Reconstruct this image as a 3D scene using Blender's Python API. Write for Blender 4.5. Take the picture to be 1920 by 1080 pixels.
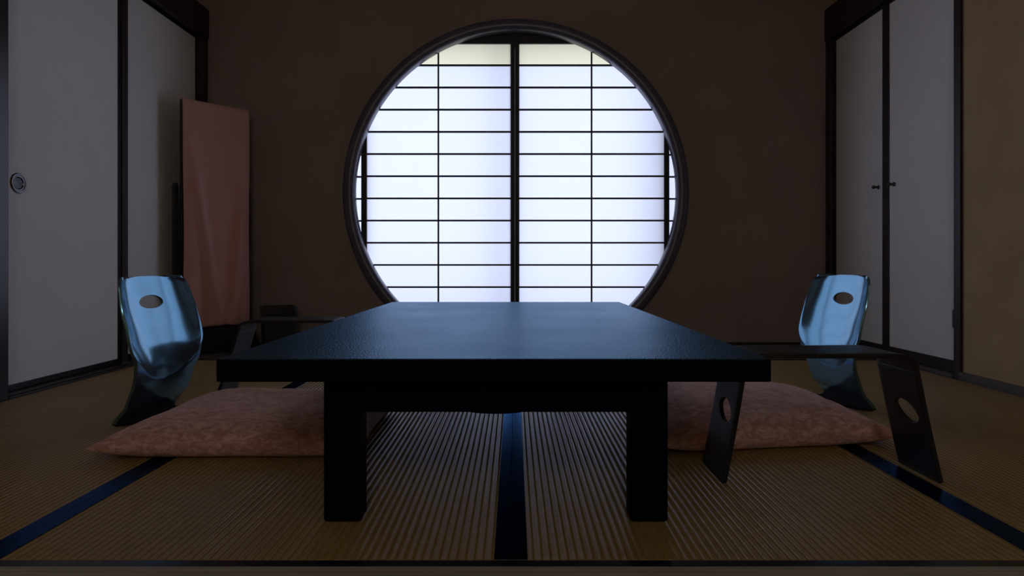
import bpy, bmesh, math, random
from math import sin, cos, pi, sqrt
from mathutils import Vector, Matrix

random.seed(7)
for o in list(bpy.data.objects):
    bpy.data.objects.remove(o)

S = bpy.context.scene
C = S.collection

# ------------------------------------------------------------------ camera
cam_d = bpy.data.cameras.new('camera')
cam = bpy.data.objects.new('camera', cam_d)
C.objects.link(cam)
cam.location = (0.0, 0.0, 0.53)
cam.rotation_euler = (pi / 2, 0, 0)
cam_d.sensor_width = 36.0
cam_d.lens = 22.5
cam_d.shift_x = -4 / 1920
cam_d.shift_y = -48 / 1920
cam_d.clip_start = 0.02
cam_d.clip_end = 100
S.camera = cam

# ------------------------------------------------------------------ daylight outside the window
world = bpy.data.worlds.new('daylight')
S.world = world
world.use_nodes = True
bg = world.node_tree.nodes['Background']
bg.inputs['Color'].default_value = (0.72, 0.79, 1.08, 1)
bg.inputs['Strength'].default_value = 1.70

S.view_settings.view_transform = 'Standard'
S.view_settings.look = 'None'
S.view_settings.gamma = 1.0
S.view_settings.exposure = 0.0
S.view_settings.use_curve_mapping = False
try:
    S.cycles.max_bounces = 14
    S.cycles.diffuse_bounces = 8
    S.cycles.sample_clamp_indirect = 6
except Exception:
    pass


# ------------------------------------------------------------------ materials
def nt(name):
    m = bpy.data.materials.new(name)
    m.use_nodes = True
    t = m.node_tree
    return m, t, t.nodes['Principled BSDF'], t.nodes, t.links


def setp(p, **kw):
    names = dict(col='Base Color', rough='Roughness', metal='Metallic', ior='IOR', spec='Specular IOR Level',
                 tint='Specular Tint', coat='Coat Weight', coat_rough='Coat Roughness', coat_tint='Coat Tint',
                 coat_ior='Coat IOR', sheen='Sheen Weight', sheen_rough='Sheen Roughness', sheen_tint='Sheen Tint')
    for k, v in kw.items():
        if k in ('col', 'tint', 'coat_tint', 'sheen_tint'):
            v = tuple(v) + (1,)
        p.inputs[names[k]].default_value = v


def noisy(name, c1, c2, scale=20, detail=4, stretch=(1, 1, 1), bump=0.0, bscale=None, bdist=0.002, lo=0.35, hi=0.65,
          bstretch=None, **kw):
    """colour mottled between c1 and c2, optional fine bump"""
    m, t, p, N, L = nt(name)
    setp(p, **kw)
    tc = N.new('ShaderNodeTexCoord')
    mp = N.new('ShaderNodeMapping'); mp.inputs['Scale'].default_value = stretch
    L.new(tc.outputs['Object'], mp.inputs['Vector'])
    n = N.new('ShaderNodeTexNoise'); n.inputs['Scale'].default_value = scale; n.inputs['Detail'].default_value = detail
    L.new(mp.outputs['Vector'], n.inputs['Vector'])
    r = N.new('ShaderNodeValToRGB')
    r.color_ramp.elements[0].position = lo; r.color_ramp.elements[1].position = hi
    r.color_ramp.elements[0].color = tuple(c1) + (1,); r.color_ramp.elements[1].color = tuple(c2) + (1,)
    L.new(n.outputs['Fac'], r.inputs['Fac'])
    L.new(r.outputs['Color'], p.inputs['Base Color'])
    if bump:
        mp2 = N.new('ShaderNodeMapping'); mp2.inputs['Scale'].default_value = bstretch or stretch
        L.new(tc.outputs['Object'], mp2.inputs['Vector'])
        n2 = N.new('ShaderNodeTexNoise'); n2.inputs['Scale'].default_value = bscale or scale * 4
        n2.inputs['Detail'].default_value = 3
        L.new(mp2.outputs['Vector'], n2.inputs['Vector'])
        b = N.new('ShaderNodeBump'); b.inputs['Strength'].default_value = bump
        b.inputs['Distance'].default_value = bdist
        L.new(n2.outputs['Fac'], b.inputs['Height'])
        L.new(b.outputs['Normal'], p.inputs['Normal'])
    return m


M = {}
M['plaster'] = noisy('sand_plaster', (0.305, 0.245, 0.215), (0.35, 0.28, 0.248), 3, 5, bump=0.35, bscale=260, bdist=0.0015,
                     rough=0.95, spec=0.1)
M['side_plaster'] = noisy('fibre_plaster', (0.47, 0.35, 0.19), (0.53, 0.40, 0.225), 5, 6, bump=0.5, bscale=200,
                          bdist=0.002, rough=0.95, spec=0.1)
M['ceiling'] = noisy('ceiling_boards', (0.52, 0.41, 0.31), (0.60, 0.48, 0.37), 2, 5, stretch=(12, 1, 1), rough=0.8)
M['fusuma'] = noisy('fusuma_paper', (0.88, 0.88, 0.89), (0.92, 0.92, 0.92), 2.5, 5, bump=0.2, bscale=90, bdist=0.001,
                    rough=0.85, spec=0.2)
M['closet_paper'] = noisy('closet_paper', (0.84, 0.82, 0.82), (0.88, 0.86, 0.86), 3, 6, bump=0.25, bscale=140,
                          bdist=0.001, rough=0.85, spec=0.2)
M['dark_wood'] = noisy('dark_stained_wood', (0.018, 0.010, 0.009), (0.034, 0.019, 0.017), 6, 5, stretch=(6, 6, 0.5),
                       bump=0.15, bscale=30, bdist=0.001, rough=0.45)
M['brown_lacquer'] = noisy('brown_grey_lacquer', (0.085, 0.070, 0.074), (0.11, 0.092, 0.096), 6, 4, rough=0.45)
M['door_lacquer'] = noisy('black_lacquered_wood', (0.008, 0.008, 0.010), (0.014, 0.013, 0.016), 8, 3, rough=0.3)
M['ring'] = noisy('dark_lacquered_ring', (0.085, 0.080, 0.115), (0.11, 0.10, 0.14), 5, 4, rough=0.32)
M['lattice'] = noisy('shoji_wood', (0.012, 0.011, 0.014), (0.022, 0.019, 0.022), 8, 4, stretch=(5, 5, 1), rough=0.5)
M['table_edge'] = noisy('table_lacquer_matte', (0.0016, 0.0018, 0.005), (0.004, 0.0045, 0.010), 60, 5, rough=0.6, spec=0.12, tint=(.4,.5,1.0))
M['bin'] = noisy('dark_lacquer_bin', (0.016, 0.015, 0.018), (0.026, 0.023, 0.027), 8, 4, rough=0.35)
M['stand_wood'] = noisy('stand_black_wood', (0.010, 0.010, 0.011), (0.018, 0.017, 0.018), 8, 4, rough=0.4)
M['board'] = noisy('floor_board_wood', (0.050, 0.042, 0.036), (0.078, 0.064, 0.052), 4, 6, stretch=(0.6, 10, 4),
                   bump=0.2, bscale=10, bdist=0.001, rough=0.45)
M['sill_wood'] = noisy('worn_sill_wood', (0.30, 0.28, 0.24), (0.42, 0.39, 0.33), 4, 6, stretch=(0.8, 30, 4),
                       bump=0.3, bscale=12, bdist=0.001, rough=0.6)
M['chrome'] = noisy('dull_metal', (0.20, 0.205, 0.22), (0.28, 0.285, 0.30), 30, 3, rough=0.22, metal=1.0)
M['iron'] = noisy('dark_iron', (0.05, 0.05, 0.055), (0.09, 0.09, 0.095), 30, 3, rough=0.4, metal=0.8)
M['mirror'] = noisy('mirror_glass', (0.85, 0.88, 0.88), (0.9, 0.92, 0.92), 3, 1, rough=0.03, metal=1.0)
M['cloth'] = noisy('dusty_pink_cloth', (0.62, 0.34, 0.30), (0.68, 0.375, 0.335), 5, 4, bump=0.25, bscale=500,
                   bdist=0.0006, rough=0.9, sheen=0.25, spec=0.15)


def tatami_mat_material():
    m, t, p, N, L = nt('tatami_rush')
    setp(p, rough=0.29, spec=0.5, ior=1.62, tint=(0.8, 0.9, 1.0))
    tc = N.new('ShaderNodeTexCoord')
    sx = N.new('ShaderNodeSeparateXYZ'); L.new(tc.outputs['Object'], sx.inputs[0])
    mul = N.new('ShaderNodeMath'); mul.operation = 'MULTIPLY'; mul.inputs[1].default_value = 2 * pi / 0.0158
    L.new(sx.outputs['X'], mul.inputs[0])
    s = N.new('ShaderNodeMath'); s.operation = 'SINE'; L.new(mul.outputs[0], s.inputs[0])
    ab = N.new('ShaderNodeMath'); ab.operation = 'MULTIPLY_ADD'; ab.inputs[1].default_value = 0.5; ab.inputs[2].default_value = 0.5
    L.new(s.outputs[0], ab.inputs[0])
    pw = N.new('ShaderNodeMath'); pw.operation = 'POWER'; pw.inputs[1].default_value = 0.45
    L.new(ab.outputs[0], pw.inputs[0])
    # rush stalks run across the mat
    mp = N.new('ShaderNodeMapping'); mp.inputs['Scale'].default_value = (18, 420, 1)
    L.new(tc.outputs['Object'], mp.inputs['Vector'])
    n = N.new('ShaderNodeTexNoise'); n.inputs['Scale'].default_value = 1; n.inputs['Detail'].default_value = 2
    L.new(mp.outputs['Vector'], n.inputs['Vector'])
    n3 = N.new('ShaderNodeTexNoise'); n3.inputs['Scale'].default_value = 2.2; n3.inputs['Detail'].default_value = 4
    L.new(tc.outputs['Object'], n3.inputs['Vector'])
    r = N.new('ShaderNodeValToRGB')
    r.color_ramp.elements[0].position = 0.3; r.color_ramp.elements[1].position = 0.7
    r.color_ramp.elements[0].color = (0.40, 0.275, 0.088, 1); r.color_ramp.elements[1].color = (0.50, 0.345, 0.118, 1)
    L.new(n3.outputs['Fac'], r.inputs['Fac'])
    mx = N.new('ShaderNodeMixRGB'); mx.blend_type = 'MULTIPLY'; mx.inputs['Fac'].default_value = 0.35
    L.new(r.outputs['Color'], mx.inputs['Color1']); L.new(n.outputs['Fac'], mx.inputs['Color2'])
    # thin sunken warp grooves between the ribs: recess shade put into colour, and dull
    gm = N.new('ShaderNodeMapRange'); gm.inputs['From Min'].default_value = 0.15; gm.inputs['From Max'].default_value = 0.62
    L.new(pw.outputs[0], gm.inputs['Value'])
    gc = N.new('ShaderNodeMixRGB'); gc.blend_type = 'MIX'; gc.inputs['Color1'].default_value = (0.31, 0.215, 0.075, 1)
    L.new(gm.outputs['Result'], gc.inputs['Fac']); L.new(mx.outputs['Color'], gc.inputs['Color2'])
    L.new(gc.outputs['Color'], p.inputs['Base Color'])
    gr = N.new('ShaderNodeMapRange'); gr.inputs['To Min'].default_value = 0.95; gr.inputs['To Max'].default_value = 0.28
    L.new(gm.outputs['Result'], gr.inputs['Value']); L.new(gr.outputs['Result'], p.inputs['Roughness'])
    gs = N.new('ShaderNodeMapRange'); gs.inputs['To Min'].default_value = 0.02; gs.inputs['To Max'].default_value = 0.6
    L.new(gm.outputs['Result'], gs.inputs['Value']); L.new(gs.outputs['Result'], p.inputs['Specular IOR Level'])
    h = N.new('ShaderNodeMath'); h.operation = 'MULTIPLY_ADD'; h.inputs[1].default_value = 0.35
    L.new(n.outputs['Fac'], h.inputs[0]); L.new(pw.outputs[0], h.inputs[2])
    b = N.new('ShaderNodeBump'); b.inputs['Strength'].default_value = 0.9; b.inputs['Distance'].default_value = 0.0030
    L.new(h.outputs[0], b.inputs['Height']); L.new(b.outputs['Normal'], p.inputs['Normal'])
    return m


M['tatami'] = tatami_mat_material()


def heri_material():
    m, t, p, N, L = nt('navy_border_cloth')
    setp(p, rough=0.20, ior=1.5, metal=0.80, tint=(0.12, 0.52, 1.0))
    tc = N.new('ShaderNodeTexCoord')
    n = N.new('ShaderNodeTexNoise'); n.inputs['Scale'].default_value = 300
    L.new(tc.outputs['Object'], n.inputs['Vector'])
    r = N.new('ShaderNodeValToRGB')
    r.color_ramp.elements[0].color = (0.013, 0.022, 0.040, 1); r.color_ramp.elements[1].color = (0.021, 0.034, 0.060, 1)
    L.new(n.outputs['Fac'], r.inputs['Fac']); L.new(r.outputs['Color'], p.inputs['Base Color'])
    b = N.new('ShaderNodeBump'); b.inputs['Strength'].default_value = 0.3; b.inputs['Distance'].default_value = 0.0006
    L.new(n.outputs['Fac'], b.inputs['Height']); L.new(b.outputs['Normal'], p.inputs['Normal'])
    return m


M['heri'] = heri_material()


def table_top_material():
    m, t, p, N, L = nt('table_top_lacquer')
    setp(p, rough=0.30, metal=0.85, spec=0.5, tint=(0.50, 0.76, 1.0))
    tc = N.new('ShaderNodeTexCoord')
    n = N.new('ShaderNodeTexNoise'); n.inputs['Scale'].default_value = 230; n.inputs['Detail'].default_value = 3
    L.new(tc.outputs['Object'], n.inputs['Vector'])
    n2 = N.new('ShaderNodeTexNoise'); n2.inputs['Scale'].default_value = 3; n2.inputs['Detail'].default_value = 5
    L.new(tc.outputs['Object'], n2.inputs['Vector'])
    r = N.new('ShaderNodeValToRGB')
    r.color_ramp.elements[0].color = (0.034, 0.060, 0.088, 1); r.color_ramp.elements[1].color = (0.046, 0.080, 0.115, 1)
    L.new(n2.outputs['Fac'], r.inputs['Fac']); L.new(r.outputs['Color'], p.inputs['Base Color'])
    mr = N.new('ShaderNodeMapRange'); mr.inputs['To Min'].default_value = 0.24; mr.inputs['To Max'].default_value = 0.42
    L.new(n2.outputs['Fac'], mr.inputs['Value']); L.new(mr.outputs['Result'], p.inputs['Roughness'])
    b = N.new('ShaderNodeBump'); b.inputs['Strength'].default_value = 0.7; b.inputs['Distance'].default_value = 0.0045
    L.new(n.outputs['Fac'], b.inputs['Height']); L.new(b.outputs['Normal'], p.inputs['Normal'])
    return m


M['table_top'] = table_top_material()


def chair_lacquer():
    m, t, p, N, L = nt('chair_lacquer')
    setp(p, rough=0.16, ior=3.7, spec=0.5, tint=(0.25, 0.72, 1.0), coat=0.5, coat_ior=1.9, coat_rough=0.15, coat_tint=(0.6, 0.85, 1.0))
    tc = N.new('ShaderNodeTexCoord')
    mp = N.new('ShaderNodeMapping'); mp.inputs['Scale'].default_value = (1, 1, 0.25)
    L.new(tc.outputs['Object'], mp.inputs['Vector'])
    n2 = N.new('ShaderNodeTexNoise'); n2.inputs['Scale'].default_value = 9; n2.inputs['Detail'].default_value = 2
    L.new(mp.outputs['Vector'], n2.inputs['Vector'])
    r = N.new('ShaderNodeValToRGB')
    r.color_ramp.elements[0].color = (0.075, 0.070, 0.070, 1); r.color_ramp.elements[1].color = (0.095, 0.088, 0.088, 1)
    L.new(n2.outputs['Fac'], r.inputs['Fac']); L.new(r.outputs['Color'], p.inputs['Base Color'])
    b = N.new('ShaderNodeBump'); b.inputs['Strength'].default_value = 0.25; b.inputs['Distance'].default_value = 0.004
    L.new(n2.outputs['Fac'], b.inputs['Height']); L.new(b.outputs['Normal'], p.inputs['Normal'])
    return m


M['chair'] = chair_lacquer()
M['armrest'] = noisy('armrest_lacquer', (0.014, 0.014, 0.016), (0.022, 0.021, 0.022), 9, 3, rough=0.4, spec=0.35)


M['seat_matte'] = noisy('matte_black_wood', (0.010, 0.010, 0.011), (0.018, 0.017, 0.018), 9, 3, rough=0.75, spec=0.15)


def velvet():
    m, t, p, N, L = nt('mottled_pink_velvet')
    setp(p, rough=0.8, sheen=0.5, sheen_rough=0.4, spec=0.2, sheen_tint=(1.0, 0.75, 0.72))
    tc = N.new('ShaderNodeTexCoord')
    mp = N.new('ShaderNodeMapping'); mp.inputs['Scale'].default_value = (1, 1, 2)
    L.new(tc.outputs['Object'], mp.inputs['Vector'])
    n = N.new('ShaderNodeTexNoise'); n.inputs['Scale'].default_value = 34; n.inputs['Detail'].default_value = 5
    n.inputs['Distortion'].default_value = 1.2
    L.new(mp.outputs['Vector'], n.inputs['Vector'])
    r = N.new('ShaderNodeValToRGB')
    r.color_ramp.elements[0].position = 0.40; r.color_ramp.elements[1].position = 0.66
    r.color_ramp.elements[0].color = (0.50, 0.27, 0.245, 1); r.color_ramp.elements[1].color = (0.76, 0.50, 0.46, 1)
    L.new(n.outputs['Fac'], r.inputs['Fac']); L.new(r.outputs['Color'], p.inputs['Base Color'])
    b = N.new('ShaderNodeBump'); b.inputs['Strength'].default_value = 0.4; b.inputs['Distance'].default_value = 0.002
    L.new(n.outputs['Fac'], b.inputs['Height']); L.new(b.outputs['Normal'], p.inputs['Normal'])
    return m


M['velvet'] = velvet()


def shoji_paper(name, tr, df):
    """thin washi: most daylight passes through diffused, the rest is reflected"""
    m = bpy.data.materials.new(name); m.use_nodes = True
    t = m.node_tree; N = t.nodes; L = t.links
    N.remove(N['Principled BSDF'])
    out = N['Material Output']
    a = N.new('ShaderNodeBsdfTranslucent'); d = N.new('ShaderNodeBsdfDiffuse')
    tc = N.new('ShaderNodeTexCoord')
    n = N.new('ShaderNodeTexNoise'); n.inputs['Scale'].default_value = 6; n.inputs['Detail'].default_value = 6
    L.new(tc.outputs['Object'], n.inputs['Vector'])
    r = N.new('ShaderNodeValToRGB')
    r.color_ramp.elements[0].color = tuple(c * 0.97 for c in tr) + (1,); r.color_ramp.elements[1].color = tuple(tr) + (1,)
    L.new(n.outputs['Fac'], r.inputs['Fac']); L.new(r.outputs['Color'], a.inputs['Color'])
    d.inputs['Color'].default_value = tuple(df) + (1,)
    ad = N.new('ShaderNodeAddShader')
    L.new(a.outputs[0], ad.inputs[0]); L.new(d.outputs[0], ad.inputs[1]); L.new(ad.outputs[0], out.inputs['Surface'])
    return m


M['washi'] = shoji_paper('white_washi', (0.76, 0.76, 0.76), (0.18, 0.18, 0.18))
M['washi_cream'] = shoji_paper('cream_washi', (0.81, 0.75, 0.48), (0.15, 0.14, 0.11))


# ------------------------------------------------------------------ helpers
def link(name, me, mat, parent=None, loc=None):
    o = bpy.data.objects.new(name, me)
    if mat is not None:
        me.materials.append(mat)
    C.objects.link(o)
    if loc is not None:
        o.location = loc
    if parent is not None:
        o.parent = parent
    return o


def obj(name, bm, mat, parent=None, loc=None, smooth=False, bevel=0.0, seg=2):
    me = bpy.data.meshes.new(name)
    bmesh.ops.recalc_face_normals(bm, faces=bm.faces)
    bm.to_mesh(me); bm.free()
    o = link(name, me, mat, parent, loc)
    if smooth:
        for p in me.polygons:
            p.use_smooth = True
    if bevel:
        b = o.modifiers.new('bevel', 'BEVEL'); b.width = bevel; b.segments = seg; b.limit_method = 'ANGLE'
        b.angle_limit = math.radians(40)
    return o


def add_box(bm, x0, x1, y0, y1, z0, z1):
    vs = [bm.verts.new((x, y, z)) for x in (x0, x1) for y in (y0, y1) for z in (z0, z1)]
    for f in ((0, 1, 3, 2), (4, 6, 7, 5), (0, 4, 5, 1), (2, 3, 7, 6), (0, 2, 6, 4), (1, 5, 7, 3)):
        bm.faces.new([vs[i] for i in f])


def boxes(*bs):
    bm = bmesh.new()
    for b in bs:
        add_box(bm, *b)
    return bm


def lathe(bm, prof, axis='Z', seg=40, cx=0, cy=0, cz=0):
    """prof: list of (r, h) revolved about the axis, closed at ends with r=0"""
    rings = []
    for r, h in prof:
        ring = []
        for i in range(seg):
            a = 2 * pi * i / seg
            u, v = r * cos(a), r * sin(a)
            if axis == 'Z': c = (cx + u, cy + v, cz + h)
            elif axis == 'X': c = (cx + h, cy + u, cz + v)
            else: c = (cx + u, cy + h, cz + v)
            ring.append(bm.verts.new(c))
        rings.append(ring)
    for a, b in zip(rings, rings[1:]):
        for i in range(seg):
            j = (i + 1) % seg
            bm.faces.new((a[i], a[j], b[j], b[i]))
    bm.faces.new(rings[0][::-1]); bm.faces.new(rings[-1])


def thing(name, label, cat, loc=(0, 0, 0), rotz=0, group=None):
    o = bpy.data.objects.new(name, None); C.objects.link(o)
    o.empty_display_size = 0.05
    o.location = loc; o.rotation_euler = (0, 0, rotz)
    tag(o, label, cat, group)
    return o


def tag(o, label, cat, group=None):
    o['label'] = label; o['category'] = cat
    if group: o['group'] = group
    return o


def struct(o, label=None, cat=None):
    o['kind'] = 'structure'
    if label: o['label'] = label
    if cat: o['category'] = cat
    return o


def struct_root(name, label, cat, loc=(0, 0, 0)):
    o = bpy.data.objects.new(name, None); C.objects.link(o); o.location = loc
    o.empty_display_size = 0.05
    return struct(o, label, cat)


# ------------------------------------------------------------------ room shell
YW = 4.157          # inner face of the window wall
XL, XR = -2.06, 2.07
YB = -2.2           # wall behind the viewpoint
ZC = 2.5
WCX, WCZ, RI, RO = 0.0105, 0.987, 1.045, 1.122

bm = boxes((XL - .15, XR + .15, YB - .15, YW + .4, -0.12, -0.045))
struct(obj('floor', bm, M['board']), 'bare subfloor carrying the tatami mats', 'floor')
bm = boxes((XL - .15, XR + .15, YB - .15, YW + .4, ZC, ZC + .1))
struct(obj('ceiling', bm, M['ceiling']), 'dark boarded ceiling above the room', 'ceiling')
struct(obj('wall_left', boxes((XL - .15, XL, YB, YW + .4, -.045, ZC)), M['side_plaster']),
       'left side wall behind the sliding doors', 'wall')
struct(obj('wall_right', boxes((XR, XR + .15, YB, YW + .4, -.045, ZC)), M['side_plaster']),
       'brown plaster wall on the right beside the closet', 'wall')
struct(obj('wall_behind', boxes((XL, XR, YB - .15, YB, -.045, ZC)), M['side_plaster']),
       'plaster wall behind the viewpoint', 'wall')


def arch_outline(r, z0):
    """circle cut off by the floor, from its left foot over the top to its right foot"""
    a0 = math.asin((z0 - WCZ) / r)
    n = 128
    return [(WCX + r * cos(pi - a0 + (2 * a0 - pi) * i / n), WCZ + r * sin(pi - a0 + (2 * a0 - pi) * i / n)) for i in range(n + 1)]


def window_wall():
    arc = arch_outline(RI + .012, -.045)
    outer = []
    for x, z in arc:                      # where the ray from the centre meets the wall's edge
        dx, dz = x - WCX, z - WCZ
        ks = [((XR if dx > 0 else XL) - WCX) / dx if abs(dx) > 1e-9 else 1e9]
        ks.append((ZC - WCZ) / dz if dz > 1e-9 else ((-.045 - WCZ) / dz if dz < -1e-9 else 1e9))
        k = min(ks)
        outer.append((WCX + dx * k, WCZ + dz * k))

    # snap the nearest rays to the four corners so the wall stays a full rectangle
    for cxz in ((XL, ZC), (XR, ZC), (XL, -.045), (XR, -.045)):
        i = min(range(len(outer)), key=lambda q: math.dist(outer[q], cxz))
        outer[i] = cxz
    bm = bmesh.new()
    rows = []
    for (ax, az), (bx, bz) in zip(arc, outer):
        rows.append([bm.verts.new(c) for c in ((ax, YW, az), (bx, YW, bz), (bx, YW + .038, bz), (ax, YW + .038, az))])
    for p, q in zip(rows, rows[1:]):
        for i in range(4):
            j = (i + 1) % 4
            bm.faces.new((p[i], p[j], q[j], q[i]))
    return bm


struct(obj('wall_back', window_wall(), M['plaster']), 'brown sand-plaster wall with the big round window', 'wall')
# outer skin of the wall, with a wide rectangular opening for the daylight
struct(obj('wall_outer', boxes((XL, -1.36, YW + .16, YW + .25, -.045, ZC), (1.38, XR, YW + .16, YW + .25, -.045, ZC),
                               (-1.36, 1.38, YW + .16, YW + .25, 2.03, ZC), (-1.36, 1.38, YW + .16, YW + .25, -.045, .06)),
           M['plaster']), 'outer skin of the window wall', 'wall')

# round window ----------------------------------------------------
win = struct_root('window_1', 'large round window with a dark wooden ring frame', 'window', (WCX, YW, WCZ))


def ring_mesh():
    prof = []       # (radius, y) seen in section: a rounded moulding standing 35 mm proud of the plaster
    for i in range(13):
        a = pi * i / 12
        prof.append(((RI + RO) / 2 - cos(a) * (RO - RI) / 2, -.004 - .034 * sin(a) ** 0.75 if 0 < i < 12 else 0.0))
    prof = [(RI, .036)] + prof
    prof[-1] = (RO, 0.0)
    prof.append((RO, .0))
    prof = prof[:-1] + [(RI + .011, .0005), (RI + .011, .036)]
    a0 = math.asin((0.0 - WCZ) / (RI + .03))
    n = 160
    bm = bmesh.new()
    secs = []
    for k in range(n + 1):
        a = a0 + (pi - 2 * a0) * k / n
        secs.append([bm.verts.new((r * cos(a), y, r * sin(a))) for r, y in prof])
    m = len(prof)
    for s0, s1 in zip(secs, secs[1:]):
        for i in range(m):
            j = (i + 1) % m
            bm.faces.new((s0[i], s0[j], s1[j], s1[i]))
    bm.faces.new(secs[0]); bm.faces.new(secs[-1][::-1])
    return bm


ro = obj('window_frame', ring_mesh(), M['ring'], win, smooth=True)
try:
    ro.data.set_sharp_from_angle(angle=math.radians(50))
except Exception:
    pass
obj('window_sill', boxes((-.50, .50, -.03, .036, -WCZ + .002, -WCZ + .045)), M['ring'], win, bevel=.003)
obj('head_track', boxes((-1.62, 1.62, .041, .155, 2.022 - WCZ, 2.06 - WCZ)), M['lattice'], win)
obj('sill_track', boxes((-1.62, 1.62, .041, .155, .0 - WCZ, .05 - WCZ)), M['lattice'], win)
obj('side_jamb', boxes((-1.66, -1.62, .041, .155, .0 - WCZ, 2.06 - WCZ)), M['lattice'], win)
obj('side_jamb', boxes((1.62, 1.66, .041, .155, .0 - WCZ, 2.06 - WCZ)), M['lattice'], win)
# outside sash, its stiles shade the paper softly
sash = []
for x0, x1 in ((-.098, -.052), (.905, .965), (-1.36, -1.30), (1.32, 1.38)):
    sash.append((x0 - WCX, x1 - WCX, .175, .20, .06 - WCZ, 2.03 - WCZ))
sash += [(-1.30 - WCX, 1.32 - WCX, .176, .199, 1.99 - WCZ, 2.03 - WCZ), (-1.30 - WCX, 1.32 - WCX, .176, .199, .06 - WCZ, .11 - WCZ)]
obj('outer_sash', boxes(*sash), M['iron'], win)


# shoji ----------------------------------------------------------
def shoji(x0, x1, y, sl, sr, kum, label, stretchx=None):
    """x0..x1 outer width, stile widths sl, sr; y is the centre of the panel's thickness"""
    t = thing('shoji_screen', label, 'shoji screen', ((x0 + x1) / 2, y, .05), 0, 'sliding shoji screens behind the round window')
    cx = (x0 + x1) / 2
    zt, zb = 2.018, .002
    z = lambda v: v - .05
    obj('stile', boxes((x0 - cx, x0 + sl - cx, -.014, .014, z(.052), z(zt))), M['lattice'], t, bevel=.0015)
    obj('stile', boxes((x1 - sr - cx, x1 - cx, -.014, .014, z(.052), z(zt))), M['lattice'], t, bevel=.0015)
    obj('rail', boxes((x0 + sl - cx, x1 - sr - cx, -.013, .013, z(1.966), z(zt))), M['lattice'], t, bevel=.0015)
    obj('rail', boxes((x0 + sl - cx, x1 - sr - cx, -.013, .013, z(.052), z(.135))), M['lattice'], t, bevel=.0015)
    bars = []
    k = 0
    a, b = x0 + sl - cx, x1 - sr - cx
    while True:
        zz = 1.8255 - k * .1458
        if zz < .2: break
        bars.append((a, b, -.009, .003, z(zz - .0056), z(zz + .0056)))
        k += 1
    for q in kum:
        bars.append((q - .0052 - cx, q + .0052 - cx, -.0095, .0035, z(.135), z(1.966)))
    obj('lattice', boxes(*bars), M['lattice'], t)
    def pane(z0, z1):
        bm = bmesh.new()
        bm.faces.new([bm.verts.new(c) for c in ((a, .0045, z0), (b, .0045, z0), (b, .0045, z1), (a, .0045, z1))])
        return bm
    p = obj('paper', pane(z(.135), z(1.8255)), M['washi'], t)
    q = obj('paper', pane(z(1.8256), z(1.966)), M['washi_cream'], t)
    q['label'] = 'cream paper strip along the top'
    return t


YS = YW + .055
shoji(-1.0035, .0052, YS, .0355, .0286, [-.498], 'centre-left shoji screen, its right stile meeting the middle of the round window')
shoji(.0053, 1.0185, YS, .0285, .0325, [.509], 'centre-right shoji screen, its left stile meeting the middle of the round window')
shoji(-1.60, -.975, YS + .032, .03, .03, [-1.3], 'outer left shoji screen, only a sliver seen at the left rim of the round window')
shoji(.99, 1.60, YS + .032, .03, .03, [1.3], 'outer right shoji screen, only a sliver seen at the right rim of the round window')

# posts, lintels, sills -------------------------------------------
ZL0, ZL1 = 1.98, 2.165
struct(obj('trim_1', boxes((XL, -1.988, 4.09, YW - .001, -.044, ZL0)), M['dark_wood'], bevel=.002), 'dark corner post left of the window wall', 'post')
struct(obj('trim_2', boxes((2.022, XR, 4.09, YW - .001, -.044, ZL0)), M['dark_wood'], bevel=.002), 'dark corner post right of the window wall', 'post')
struct(obj('trim_3', boxes((XL, -1.98, YB, YW - .001, ZL0, ZL1)), M['dark_wood'], bevel=.003), 'dark lintel beam over the left sliding doors', 'lintel')
struct(obj('trim_4', boxes((2.014, XR, 2.0, YW - .001, ZL0 - .018, ZL1)), M['dark_wood'], bevel=.003), 'dark lintel beam over the closet doors', 'lintel')
struct(obj('trim_5', boxes((XL, -1.995, 3.262, 3.308, .018, ZL0)), M['dark_wood'], bevel=.002), 'slim dark post between the two left doors', 'post')
struct(obj('trim_6', boxes((XL, -1.955, 2.40, 2.476, -.044, ZL0)), M['door_lacquer'], bevel=.003), 'glossy dark post at the left edge of the photo', 'post')
# grooved sill under the left doors
struct(obj('trim_7', boxes((XL, -1.952, 2.476, 4.09, -.044, .008), (XL, -1.962, 2.477, 4.089, .008, .016)), M['dark_wood'], bevel=.002),
       'low dark sill under the left sliding doors', 'door sill')
struct(obj('trim_8', boxes((2.010, XR, 2.941, 4.09, -.044, .016)), M['brown_lacquer'], bevel=.002), 'low dark sill under the closet', 'door sill')
struct(obj('trim_9', boxes((2.018, XR, 2.896, 2.94, -.044, ZL0 - .018)), M['dark_wood'], bevel=.002), 'dark post at the near side of the closet', 'post')
struct(obj('baseboard_right', boxes((2.01, XR, YB, 2.896, -.044, .034)), M['brown_lacquer'], bevel=.002),
       'low dark baseboard under the right plaster wall', 'baseboard')
struct(obj('wall_near_right', boxes((2.03, XR, YB, 2.896, .034, ZC)), M['side_plaster']),
       'near plaster bay of the right wall', 'wall')
struct(obj('baseboard_back', boxes((-1.988, -.9, YW - .008, YW - .0005, .0, .012), (.9, 2.022, YW - .008, YW - .0005, .0, .012)),
           M['dark_wood']), 'thin dark strip at the foot of the window wall', 'baseboard')

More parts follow.
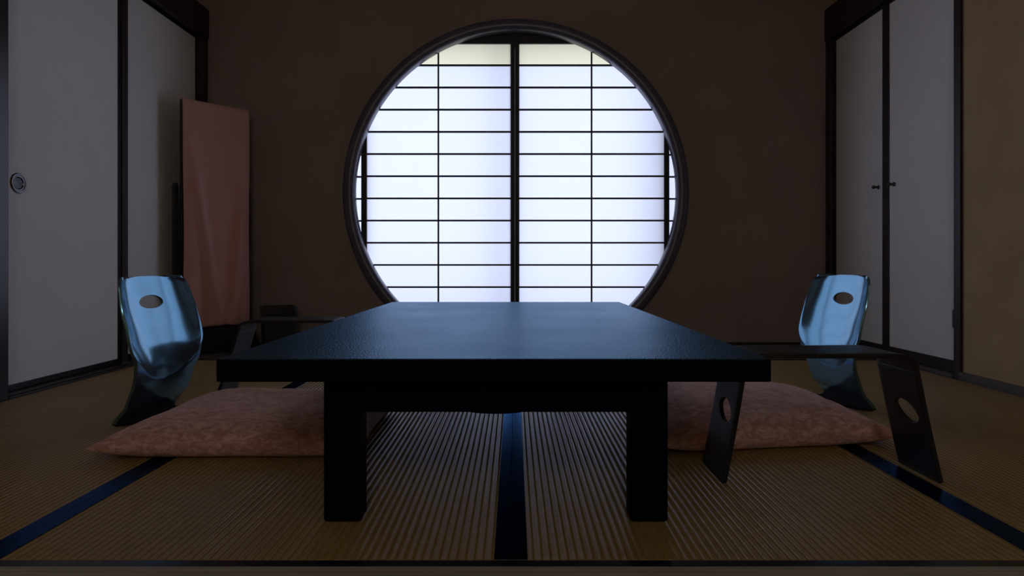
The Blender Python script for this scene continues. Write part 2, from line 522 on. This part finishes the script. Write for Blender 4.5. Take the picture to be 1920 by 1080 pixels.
# left sliding doors ----------------------------------------------
d = struct_root('door_1', 'pale paper sliding door on the left with a round metal pull', 'door', (-2.01, 2.9, .018))
zb = .018
def sliding(d, y0, y1, x, sy0, sy1, mat, ztop=ZL0 - .002, bot=.02, xt=.01, yc=2.9, zc=.018):
    f = []
    f.append((x - xt - .002, x + xt + .002, y0, y0 + sy0, zc, ztop))
    f.append((x - xt - .002, x + xt + .002, y1 - sy1, y1, zc, ztop))
    f.append((x - xt - .002, x + xt + .002, y0 + sy0, y1 - sy1, zc, zc + bot))
    f.append((x - xt - .002, x + xt + .002, y0 + sy0, y1 - sy1, ztop - .018, ztop))
    ox, oy, oz = d.location
    fr = obj('door_frame', boxes(*[(a - ox, b - ox, c - oy, e - oy, g - oz, h - oz) for a, b, c, e, g, h in f]), M['door_lacquer'], d, bevel=.0015)
    p = obj('panel', boxes((x - xt - ox, x + xt - ox, y0 + sy0 - oy, y1 - sy1 - oy, zc + bot - oz, ztop - .018 - oz)), mat, d)
    return p


sliding(d, 2.480, 3.258, -2.012, .052, .028, M['fusuma'], bot=.026)
# round recessed pull
bm = bmesh.new()
prof = [(.041, 0), (.041, .003), (.038, .0055), (.034, .0055), (.032, .003), (.029, .003), (.0275, .0045), (.0255, .0045), (.024, .002),
        (.022, -.0015), (.0, -.0015)]
prof = [(r if r > 0 else .0005, h) for r, h in prof]
lathe(bm, prof, 'X', 48)
hd = obj('door_handle', bm, M['chrome'], d, loc=(-2.002 + 2.01, 2.583 - 2.9, .85 - .018), smooth=True)
bm = bmesh.new(); lathe(bm, [(.0215, -.001), (.0215, .0005), (.001, .0005)], 'X', 40)
obj('recess', bm, M['iron'], hd)
d = struct_root('door_2', 'shadowed sliding door on the left behind the cloth-covered stand', 'door', (-2.042, 3.7, .018))
sliding(d, 3.310, 4.088, -2.042, .05, .012, M['fusuma'], bot=.03)
# little brass end stop on the sill
tag(obj('door_stop', boxes((-1.992, -1.958, 3.20, 3.245, .0165, .021), (-1.964, -1.958, 3.20, 3.245, .021, .028)), M['chrome'], bevel=.001),
    'tiny metal catch at the foot of the post between the left doors', 'door catch')

# closet doors ----------------------------------------------------
d = struct_root('door_3', 'narrow far closet door with a small dark knob', 'door', (2.06, 3.8, .016))
zt = ZL0 - .02
def closet(d, y0, y1, sy0, sy1, knob_y, knob_z):
    ox, oy, oz = d.location
    x = 2.056
    zc = .018
    f = [(x - .010, x + .013, y0, y0 + sy0, zc, zt), (x - .010, x + .013, y1 - sy1, y1, zc, zt),
         (x - .010, x + .013, y0 + sy0, y1 - sy1, zc, zc + .055), (x - .010, x + .013, y0 + sy0, y1 - sy1, zt - .02, zt)]
    obj('door_frame', boxes(*[(a - ox, b - ox, c - oy, e - oy, g - oz, h - oz) for a, b, c, e, g, h in f]), M['dark_wood'], d, bevel=.0015)
    obj('panel', boxes((x - .006 - ox, x + .012 - ox, y0 + sy0 - oy, y1 - sy1 - oy, zc + .055 - oz, zt - .02 - oz)), M['closet_paper'], d)
    bm = bmesh.new()
    lathe(bm, [(.0115, 0), (.012, -.003), (.007, -.006), (.006, -.018), (.0095, -.024), (.0105, -.030), (.008, -.035), (.001, -.036)], 'X', 24)
    obj('knob', bm, M['iron'], d, loc=(x - .006 - ox, knob_y - oy, knob_z - oz), smooth=True)


closet(d, 3.532, 4.084, .026, .012, 3.60, .953)
d = struct_root('door_4', 'wider near closet door with a small dark knob and a hinge', 'door', (2.06, 3.2, .016))
closet(d, 2.944, 3.528, .012, .034, 3.452, .952)
ox, oy, oz = d.location
bm = boxes((2.0435 - ox, 2.0497 - ox, 2.978 - oy, 2.986 - oy, .225 - oz, .31 - oz))
obj('hinge', bm, M['chrome'], d, bevel=.001)

# wooden board floor along the window wall ------------------------
YE = 3.475
struct(obj('floor_board', boxes((-1.952, 2.006, YE + .035, YW - .009, -.044, -.001)), M['board'], bevel=.002),
       'dark wooden board strip along the foot of the window wall', 'floor board')
struct(obj('trim_10', boxes((-1.952, 2.006, YE + .001, YE + .034, -.044, .003)), M['dark_wood'], bevel=.002),
       'dark edging between the tatami and the wooden board strip', 'edging')
# threshold in front of the mats
YF = 1.142
struct(obj('trim_11', boxes((XL, 2.01, 1.1165, YF - .001, -.044, -.001)), M['door_lacquer']), 'black edging in front of the mats', 'threshold')
struct(obj('trim_12', boxes((XL, 2.01, 1.098, 1.1155, -.044, .0), (XL, 2.01, 1.06, 1.096, -.044, .0), (XL, 2.01, 1.045, 1.06, -.044, -.009), (XL, 2.01, .98, 1.045, -.044, .0)),
           M['sill_wood']), 'worn grooved wooden threshold along the bottom of the photo', 'threshold')
struct(obj('floor_near', boxes((XL, 2.01, YB, .979, -.044, -.002)), M['sill_wood']), 'wooden floor before the threshold', 'floor')


# tatami ----------------------------------------------------------
def mat(x0, x1, y0, y1, hl, hr, label, end=0):
    """hl / hr: border cloth on left / right long side"""
    cx, cy = (x0 + x1) / 2, (y0 + y1) / 2
    t = thing('tatami_mat', label, 'tatami mat', (cx, cy, -.0445), 0, 'tatami mats')
    g = .0006
    a, b, c, e = x0 - cx + g, x1 - cx - g, y0 - cy + g, y1 - cy - g
    h = .0295
    zt = .0435
    obj('rush_surface', boxes((a, b, c, e, 0, zt)), M['tatami'], t, bevel=.002)
    if hl: obj('border_cloth', boxes((a, a + h, c, e, zt + .0002, zt + .0014)), M['heri'], t)
    if hr: obj('border_cloth', boxes((b - h, b, c, e, zt + .0002, zt + .0014)), M['heri'], t)
    return t


XA, XB, XC, XD, XE = -1.951, -.950, -.006, .968, 2.005
mat(XB, XC, YF, 3.04, 1, 1, 'long tatami mat under the left half of the table, left cushion on its far end')
mat(XC, XD, YF, 3.04, 1, 1, 'long tatami mat under the right half of the table, right cushion on its far end')
mat(XB, XC, 3.04, YE, 1, 1, 'short far tatami mat behind the table, left of the middle border')
mat(XC, XD, 3.04, YE, 1, 1, 'short far tatami mat behind the table, right of the middle border')
mat(XA, XB, YF, 2.085, 0, 1, 'near left tatami mat in the bottom left corner of the photo')
mat(XA, XB, 2.085, YE, 0, 1, 'far left tatami mat along the pale sliding door')
mat(XD, XE, YF, 2.05, 1, 0, 'near right tatami mat in the bottom right corner of the photo')
mat(XD, XE, 2.05, YE, 1, 0, 'far right tatami mat along the closet')

# ------------------------------------------------------------------ low table
TX0, TX1, TY0, TY1 = -.5875, .507, 1.26, 3.08
tcx, tcy = (TX0 + TX1) / 2, (TY0 + TY1) / 2
table = thing('low_table', 'large black low dining table in the middle of the tatami, sheen on its top', 'table', (tcx, tcy, 0))
hx, hy = (TX1 - TX0) / 2, (TY1 - TY0) / 2
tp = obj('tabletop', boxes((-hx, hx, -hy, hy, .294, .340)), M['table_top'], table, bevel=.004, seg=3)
# the edges of the slab and its underside have shade put into a blacker colour, only the upper face carries the grain
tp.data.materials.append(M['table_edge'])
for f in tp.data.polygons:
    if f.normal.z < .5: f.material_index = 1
lx0, lx1 = -.389 - tcx, .314 - tcx
ly0, ly1 = 1.303 - tcy, 2.985 - tcy
lw, ld = .0765, .058
for sx0 in (lx0, lx1 - lw):
    for sy0 in (ly0, ly1 - ld):
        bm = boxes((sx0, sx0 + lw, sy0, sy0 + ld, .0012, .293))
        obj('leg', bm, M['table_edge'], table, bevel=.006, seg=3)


def apron(x0, x1, y0, y1, dip):
    """rail under the top; the long middle of its lower edge swells down a little"""
    n = 40
    bm = bmesh.new()
    cols = []
    alongx = (x1 - x0) > (y1 - y0)
    for i in range(n + 1):
        u = i / n
        zz = .2245 - dip * max(0.0, cos((u - .5) * pi / .2)) ** .7 if abs(u - .5) < .1 else .2245
        if alongx:
            x = x0 + (x1 - x0) * u
            q = [(x, y0, zz), (x, y1, zz), (x, y1, .293), (x, y0, .293)]
        else:
            y = y0 + (y1 - y0) * u
            q = [(x0, y, zz), (x1, y, zz), (x1, y, .293), (x0, y, .293)]
        cols.append([bm.verts.new(c) for c in q])
    for a, b in zip(cols, cols[1:]):
        for i in range(4):
            bm.faces.new((a[i], a[(i + 1) % 4], b[(i + 1) % 4], b[i]))
    bm.faces.new(cols[0]); bm.faces.new(cols[-1])
    return bm


e = .0005
obj('apron', apron(lx0 + lw + e, lx1 - lw - e, ly0 + .004, ly0 + .028, .004), M['table_edge'], table)
obj('apron', apron(lx0 + lw + e, lx1 - lw - e, ly1 - .028, ly1 - .004, .004), M['table_edge'], table)
obj('apron', apron(lx0 + .006, lx0 + .03, ly0 + ld + e, ly1 - ld - e, .0), M['table_edge'], table)
obj('apron', apron(lx1 - .03, lx1 - .006, ly0 + ld + e, ly1 - ld - e, .0), M['table_edge'], table)


# ------------------------------------------------------------------ bent plywood sheets
def sheet(P, us, vs, hole=None):
    """grid over u x v mapped by P(u, v); hole = (i0, i1, j0, j1, fn) where the cells i0..i1 x j0..j1 are
    replaced by rings that run from the rectangle to the closed outline fn(angle) -> (u, v)"""
    bm = bmesh.new()
    G = {}
    nu, nv = len(us), len(vs)
    if hole:
        i0, i1, j0, j1, fn = hole
    for i, u in enumerate(us):
        for j, v in enumerate(vs):
            if hole and i0 < i < i1 and j0 < j < j1:
                continue
            G[i, j] = bm.verts.new(P(u, v))
    for i in range(nu - 1):
        for j in range(nv - 1):
            if hole and i0 <= i < i1 and j0 <= j < j1:
                continue
            bm.faces.new((G[i, j], G[i + 1, j], G[i + 1, j + 1], G[i, j + 1]))
    if hole:
        loop = [(i, j0) for i in range(i0, i1)] + [(i1, j) for j in range(j0, j1)] + \
               [(i, j1) for i in range(i1, i0, -1)] + [(i0, j) for j in range(j1, j0, -1)]
        uc = (us[i0] + us[i1]) / 2; vc = (vs[j0] + vs[j1]) / 2
        hu = (us[i1] - us[i0]) / 2; hv = (vs[j1] - vs[j0]) / 2
        prev = [G[q] for q in loop]
        # drive by angle in the normalised rectangle
        angs = [math.atan2((vs[j] - vc) / hv, (us[i] - uc) / hu) for i, j in loop]
        K = 5
        for k in range(1, K + 1):
            f = k / K
            cur = []
            for (i, j), a in zip(loop, angs):
                eu, ev = fn(a)
                cur.append(bm.verts.new(P(us[i] * (1 - f) + eu * f, vs[j] * (1 - f) + ev * f)))
            for q in range(len(loop)):
                r = (q + 1) % len(loop)
                bm.faces.new((prev[q], prev[r], cur[r], cur[q]))
            prev = cur
    return bm


def ply(name, bm, mat, parent, thick, offset=0.0, edge=.0022):
    bmesh.ops.recalc_face_normals(bm, faces=bm.faces)
    me = bpy.data.meshes.new(name); bm.to_mesh(me); bm.free()
    for p in me.polygons: p.use_smooth = True
    o = link(name, me, mat, parent)
    s = o.modifiers.new('thickness', 'SOLIDIFY'); s.thickness = thick; s.offset = offset
    s.use_even_offset = True
    b = o.modifiers.new('rounded_edges', 'BEVEL'); b.width = edge; b.segments = 2; b.limit_method = 'ANGLE'
    b.angle_limit = math.radians(60)
    return o


def catmull(pts, n):
    """dense Catmull-Rom resampling, returns points with cumulative length"""
    out = []
    P = [pts[0]] + list(pts) + [pts[-1]]
    for k in range(1, len(P) - 2):
        p0, p1, p2, p3 = P[k - 1], P[k], P[k + 1], P[k + 2]
        for i in range(n):
            t = i / n
            out.append(tuple(.5 * ((2 * b) + (-a + c) * t + (2 * a - 5 * b + 4 * c - d_) * t * t + (-a + 3 * b - 3 * c + d_) * t ** 3)
                             for a, b, c, d_ in zip(p0, p1, p2, p3)))
    out.append(tuple(pts[-1]))
    L = [0.0]
    for a, b in zip(out, out[1:]):
        L.append(L[-1] + math.dist(a, b))
    return out, L


def sampler(pts):
    q, L = catmull(pts, 24)
    T = L[-1]

    def f(s):
        s = max(0.0, min(T, s))
        lo, hi = 0, len(L) - 1
        while hi - lo > 1:
            m = (lo + hi) // 2
            if L[m] <= s: lo = m
            else: hi = m
        t = (s - L[lo]) / max(1e-9, L[hi] - L[lo])
        return tuple(a * (1 - t) + b * t for a, b in zip(q[lo], q[hi]))
    return f, T


# ------------------------------------------------------------------ legless chair
def make_chair(label, loc, rotz):
    """local frame: the sitter faces +X, the seat centre line is y = 0"""
    t = thing('legless_chair', label, 'chair', loc, rotz, 'legless floor chairs')
    # side profile (x, z); x = 0 is the lumbar line
    back = [(-.082, .018), (-.070, .035), (-.046, .064), (-.032, .100), (-.017, .143), (-.006, .175), (-.002, .205), (-.003, .240), (-.008, .275),
            (-.017, .320), (-.028, .362), (-.043, .420), (-.055, .466), (-.0582, .478)]
    f, T = sampler(back)

    def wid(s):
        # half width along the height: slim waist low down, wide shoulders
        z = f(s)[1]
        knots = [(.0, .192), (.06, .189), (.13, .189), (.20, .206), (.27, .228), (.36, .226), (.478, .205)]
        for (a, wa), (b, wb) in zip(knots, knots[1:]):
            if z <= b or b == .478:
                q = min(1, max(0, (z - a) / (b - a))); q = q * q * (3 - 2 * q)
                w = wa + (wb - wa) * q
                break
        r = .030
        dd = T - s
        if dd < r:
            w -= r - sqrt(max(0, r * r - (r - dd) ** 2))
        return w

    def P(s, v):
        x, z = f(s)
        w = wid(s)
        # scooped panel: its lower rim is a curved crease, below it the stem is flat across
        d = z - (.138 + .095 * abs(v) ** 2.8)
        sag = .078 * (1 - math.exp(-d / .14)) - .11 * d if d > 0 else 0.0
        # top edge is slightly crowned
        cr = .004 * (1 - v * v) * max(0, (z - .40) / .078)
        return (x - sag * (1 - abs(v) ** 3.4), v * w, z + cr)

    us = [T * i / 104 for i in range(101)] + [T - .018, T - .012, T - .007, T - .003, T - .0008, T]
    us = sorted(set(us))
    vs = [-1 + 2 * j / 40 for j in range(41)]
    # oval hand hole
    hs = T - .088
    i0 = max(i for i, u in enumerate(us) if u < hs - .030); i1 = min(i for i, u in enumerate(us) if u > hs + .030)
    hw = .070 / .2135
    j0 = max(j for j, v in enumerate(vs) if v < -hw * 1.25); j1 = min(j for j, v in enumerate(vs) if v > hw * 1.25)
    fn = lambda a: (hs + .0235 * cos(a), hw * sin(a))
    ply('backrest', sheet(P, us, vs, (i0, i1, j0, j1, fn)), M['chair'], t, .009)
    seat = [(-.085, .018), (-.083, .011), (-.074, .0075), (-.05, .007), (.1, .007), (.36, .0072)]
    f2, T2 = sampler(seat)

    def P2(s, v):
        x, z = f2(s)
        w = .190 - .085 * min(1, s / T2 * 9)
        dd = T2 - s
        if dd < .06:
            w -= .06 - sqrt(max(0, .06 ** 2 - (.06 - dd) ** 2))
        return (x, v * w, z)
    us2 = [T2 * (i / 40) for i in range(38)] + [T2 - .012, T2 - .005, T2 - .001, T2]
    ply('seat', sheet(P2, sorted(us2), [-1 + 2 * j / 12 for j in range(13)]), M['seat_matte'], t, .008)
    return t


make_chair('glossy black bentwood legless chair left of the table, its back mirroring the window', (-1.185, 2.212, 0), 0)
make_chair('glossy black bentwood legless chair right of the table, behind the armrest', (1.178, 2.425, 0), pi)


# ------------------------------------------------------------------ armrests
def make_armrest(label, loc, rotz=0, fl=.26, fr=.26, tl=.205, tr=.205):
    """an inverted U of bent board standing across: fl/fr half span at the feet, tl/tr at the bends"""
    t = thing('armrest', label, 'armrest', loc, rotz, 'low bentwood armrests')
    H = .306
    D = .082
    R = .035
    def side(sg, foot, top):
        # points from the foot up to the start of the top board
        pts = [(sg * foot, .0012), (sg * (foot + (top + R * .6 - foot) * .5), H * .45), (sg * (top + R * .72), H - R * 1.1)]
        return pts
    for sg, foot, top in ((-1, fl, tl), (1, fr, tr)):
        f, T = sampler(side(sg, foot, top))
        def P(s, v, f=f): 
            x, z = f(s)
            return (x, v * D, z)
        us = [T * i / 26 for i in range(27)]
        vs = [-1 + 2 * j / 20 for j in range(21)]
        hs = T * .60
        i0 = max(i for i, u in enumerate(us) if u < hs - .036); i1 = min(i for i, u in enumerate(us) if u > hs + .036)
        hw = .047 / D
        c0 = -.12
        j0 = max(j for j, v in enumerate(vs) if v < c0 - hw * 1.2); j1 = min(j for j, v in enumerate(vs) if v > c0 + hw * 1.2)
        fn = lambda a, hs=hs, c0=c0, hw=hw: (hs + .027 * cos(a) * abs(cos(a)) ** .35 + .008 * sin(a), c0 + hw * sin(a))
        ply('leg', sheet(P, us, vs, (i0, i1, j0, j1, fn)), M['armrest'], t, .0105, edge=.0006)
    a = side(-1, fl, tl)[-1]; b = side(1, fr, tr)[-1]
    pts = [a, (a[0] + R * .22, H - R * .35), (a[0] + R * .95, H - .003), (a[0] + R * 2, H), (0, H - .001), (b[0] - R * 2, H), (b[0] - R * .95, H - .003),
           (b[0] - R * .22, H - R * .35), b]
    f, T = sampler(pts)
    us = sorted([.09 * i / 14 for i in range(15)] + [T - .09 * i / 14 for i in range(15)] + [.09 + (T - .18) * i / 10 for i in range(1, 10)])
    ply('armrest_top', sheet(lambda s, v: (f(s)[0], v * D, f(s)[1]), us, [-1 + 2 * j / 8 for j in range(9)]), M['armrest'], t, .0105, edge=.0006)
    return t


make_armrest('black bentwood armrest right of the table, in front of the right cushion', (.762, 1.615, 0), 0, .258, .262, .185, .18)
make_armrest('black bentwood armrest left of the table, behind the left cushion', (-.845, 2.50, 0), 0, .285, .285, .175, .175)


# ------------------------------------------------------------------ cushions
def make_cushion(label, corners, loc, h, seed, stitch):
    """corners: four (x, y) counter-clockwise from near left, relative to loc"""
    t = thing('floor_cushion', label, 'cushion', loc, 0, 'pink velvet floor cushions')
    from mathutils import noise
    n = 56
    bm = bmesh.new()
    c = [Vector(q) for q in corners]

    def pt(u, v, side):
        a, b = (u + 1) / 2, (v + 1) / 2
        p = c[0] * (1 - a) * (1 - b) + c[1] * a * (1 - b) + c[2] * a * b + c[3] * (1 - a) * b
        # sides draw in between the corners
        cen = (c[0] + c[1] + c[2] + c[3]) / 4
        pull = .07 * max((1 - u * u) * abs(v) ** 3, (1 - v * v) * abs(u) ** 3)
        p = p + (cen - p) * pull
        e = max(0.0, (1 - abs(u) ** 3.2)) ** .43 * max(0.0, (1 - abs(v) ** 3.2)) ** .43
        nv = noise.noise(Vector((u * 2.3 + seed, v * 2.3, 0))) * .10 + noise.noise(Vector((u * 6 + seed, v * 6, 3))) * .035
        # wrinkles gather toward the corners
        rr = sqrt(abs(u * v))
        ang = math.atan2(v - math.copysign(1, v), u - math.copysign(1, u))
        nv += .05 * rr ** 3 * sin(ang * 22 + seed)
        mid = .030 + (abs(u) ** 6 * abs(v) ** 6) * .004
        if side > 0:
            z = mid + (h - .030) * e * (1 + nv)
        else:
            z = mid - .029 * min(1, e * 1.9) * (1 + nv * .15)
            z = max(z, .001)
        return (p.x, p.y, z)

    top = {}; bot = {}
    lin = [math.sin(pi / 2 * (-1 + 2 * i / n)) * .5 + (-1 + 2 * i / n) * .5 for i in range(n + 1)]
    for i, u in enumerate(lin):
        for j, v in enumerate(lin):
            top[i, j] = bm.verts.new(pt(u, v, 1))
            if 0 < i < n and 0 < j < n: bot[i, j] = bm.verts.new(pt(u, v, -1))
            else: bot[i, j] = top[i, j]
    for i in range(n):
        for j in range(n):
            bm.faces.new((top[i, j], top[i + 1, j], top[i + 1, j + 1], top[i, j + 1]))
            f = [bot[i, j], bot[i, j + 1], bot[i + 1, j + 1], bot[i + 1, j]]
            try: bm.faces.new(f)
            except ValueError: pass
    o = obj('cover', bm, M['velvet'], t, smooth=True)
    # little tassel tuft in the middle where the padding is tied down
    return t


make_cushion('dusty pink velvet floor cushion left of the table, one pointed corner toward the viewer',
             [(-.400, -.330), (.335, -.318), (.318, .310), (-.400, .372)], (-.735, 2.02, .0015), .094, 1.3, 0)
make_cushion('dusty pink velvet floor cushion right of the table, in front of the chair',
             [(-.36, -.405), (.350, -.300), (.335, .370), (-.33, .335)], (.755, 2.13, .0015), .099, 5.1, 0)

# ------------------------------------------------------------------ cloth-covered standing mirror in the left corner
mx, my = -1.800, 3.850
ang = math.atan2(.30, .257)
mir = thing('standing_mirror', 'tall black standing mirror hidden under a pink cloth, in the left corner', 'mirror', (mx, my, -.001), ang)
hw = .1985
obj('mirror_frame', boxes((-hw, -hw + .022, -.010, .012, .16, 1.475), (hw - .022, hw, -.010, .012, .16, 1.475),
                          (-hw + .022, hw - .022, -.010, .012, 1.453, 1.475), (-hw + .022, hw - .022, -.010, .012, .16, .182),
                          (-hw + .022, hw - .022, .004, .010, .182, 1.453)), M['stand_wood'], mir, bevel=.002)
obj('mirror_glass', boxes((-hw + .023, hw - .023, -.004, .003, .183, 1.452)), M['mirror'], mir)
for sg in (-1, 1):
    ps = obj('post', boxes((sg * (hw + .018) - .013, sg * (hw + .018) + .013, .012, .040, .14, .955)), M['stand_wood'], mir, bevel=.002)
    bm = bmesh.new()
    lathe(bm, [(.015, 0), (.019, .004), (.019, .010), (.012, .014), (.016, .022), (.014, .032), (.004, .038)], 'Z', 20)
    obj('finial', bm, M['stand_wood'], ps, loc=(sg * (hw + .018), .026, .955), smooth=True)
bm = boxes((-.175, .215, -.09, .085, .0, .14))
bs = obj('base_box', bm, M['stand_wood'], mir, bevel=.004)
obj('drawer_front', boxes((-.16, .20, -.0945, -.0905, .03, .12)), M['stand_wood'], bs, bevel=.002)


def cloth_mesh():
    """hangs over the mirror top, front drop long, back drop short"""
    from mathutils import noise
    bm = bmesh.new()
    W = hw + .001
    zt = 1.481
    nx, nz = 60, 90
    rows = []
    # back drop, over the top, then the front drop down to z = .165
    path = [(.018, 1.425 + i * (zt - .012 - 1.425) / 4, 0) for i in range(5)]
    path += [(.018, zt - .004, 0), (.010, zt, 0), (-.006, zt + .0005, 0), (-.015, zt - .004, 0)]
    for i in range(1, nz + 1):
        q = i / nz
        path.append((-.018, zt - .008 - q * (zt - .008 - .152), q))
    for y, z, q in path:
        row = []
        for i in range(nx + 1):
            u = -1 + 2 * i / nx
            x = u * W + .005
            amp = min(1.0, q * 1.6) ** 1.4
            # folds that fan out from the upper corners
            s1 = u + .98 - .98 * q
            s2 = u - 1.0 + .60 * q
            s3 = u + .15 * q - .05
            fold = .045 * math.exp(-(s1 / .15) ** 2) + .026 * math.exp(-(s2 / .14) ** 2) - .014 * math.exp(-((s3) / .25) ** 2)
            fold += .008 * sin(u * 9 + q * 1.5 + .6)
            fold += .004 * noise.noise(Vector((u * 3, q * 2, 1)))
            yy = y - amp * (fold + .014)
            xx = x * (1 - .035 * amp * sin(pi * min(1, q)) ** 2)
            zz = z + (.006 * sin(u * 5 + 1) * q if q > .9 else 0)
            if y > 0: yy = y
            row.append(bm.verts.new((xx, yy, zz)))
        rows.append(row)
    for a, b in zip(rows, rows[1:]):
        for i in range(nx):
            bm.faces.new((a[i], a[i + 1], b[i + 1], b[i]))
    return bm


cl = obj('mirror_cloth', cloth_mesh(), M['cloth'], None, loc=(mx, my, -.001), smooth=True)
cl.rotation_euler = (0, 0, ang)
s = cl.modifiers.new('thickness', 'SOLIDIFY'); s.thickness = .0016; s.offset = 0
tag(cl, 'long dusty pink cloth draped over the tall mirror in the left corner', 'cloth')


# ------------------------------------------------------------------ waste bin
def bin_mesh():
    bm = bmesh.new()

    def ring(s, r, z):
        out = []
        for k, (sx, sy) in enumerate(((1, 1), (-1, 1), (-1, -1), (1, -1))):
            for i in range(6):
                a = pi / 2 * k + pi / 2 * i / 5
                out.append(bm.verts.new((sx * (s - r) + r * cos(a), sy * (s - r) + r * sin(a), z)))
        return out
    spec = [(.070, .020, .0), (.088, .022, .003), (.096, .024, .225), (.100, .026, .226), (.100, .026, .262), (.098, .025, .265), (.091, .022, .265),
            (.090, .022, .24), (.082, .020, .010), (.06, .018, .010)]
    rs = [ring(*q) for q in spec]
    for a, b in zip(rs, rs[1:]):
        n = len(a)
        for i in range(n):
            bm.faces.new((a[i], a[(i + 1) % n], b[(i + 1) % n], b[i]))
    bm.faces.new(rs[0][::-1]); bm.faces.new(rs[-1])
    return bm


bn = obj('waste_bin', bin_mesh(), M['bin'], None, loc=(-1.435, 3.90, -.0008), bevel=0)
bn.rotation_euler = (0, 0, math.radians(28))
tag(bn, 'small square dark lacquered waste bin against the window wall, right of the pink cloth', 'waste bin')


# ------------------------------------------------------------------ added fill light shaped as a lantern, unseen behind the viewpoint
fill = thing('fill_light', 'glowing fill light added behind the viewpoint, shaped as a round hanging lantern', 'added fill light', (0.0, -1.70, 2.06))
lm, lt, lp, LN, LL = nt('fill_light_glow')
setp(lp, col=(0.8, 0.76, 0.68), rough=0.9)
lp.inputs['Emission Color'].default_value = (0.90, 0.93, 0.98, 1)
lp.inputs['Emission Strength'].default_value = 10.2  # added glow that lifts the room's fill, no real source
bm = bmesh.new()
lathe(bm, [(.06, -.20)] + [(.25 * cos(a) + .004 * (i % 2), .20 * sin(a)) for i, a in enumerate([-1.3 + 2.6 * k / 24 for k in range(25)])] + [(.06, .20)], 'Z', 40)
obj('fill_light_body', bm, lm, fill, smooth=True)
bm = bmesh.new(); lathe(bm, [(.062, .200), (.062, .215), (.02, .22), (.005, .225), (.005, .438)], 'Z', 20)
obj('fill_light_hanger', bm, M['iron'], fill)
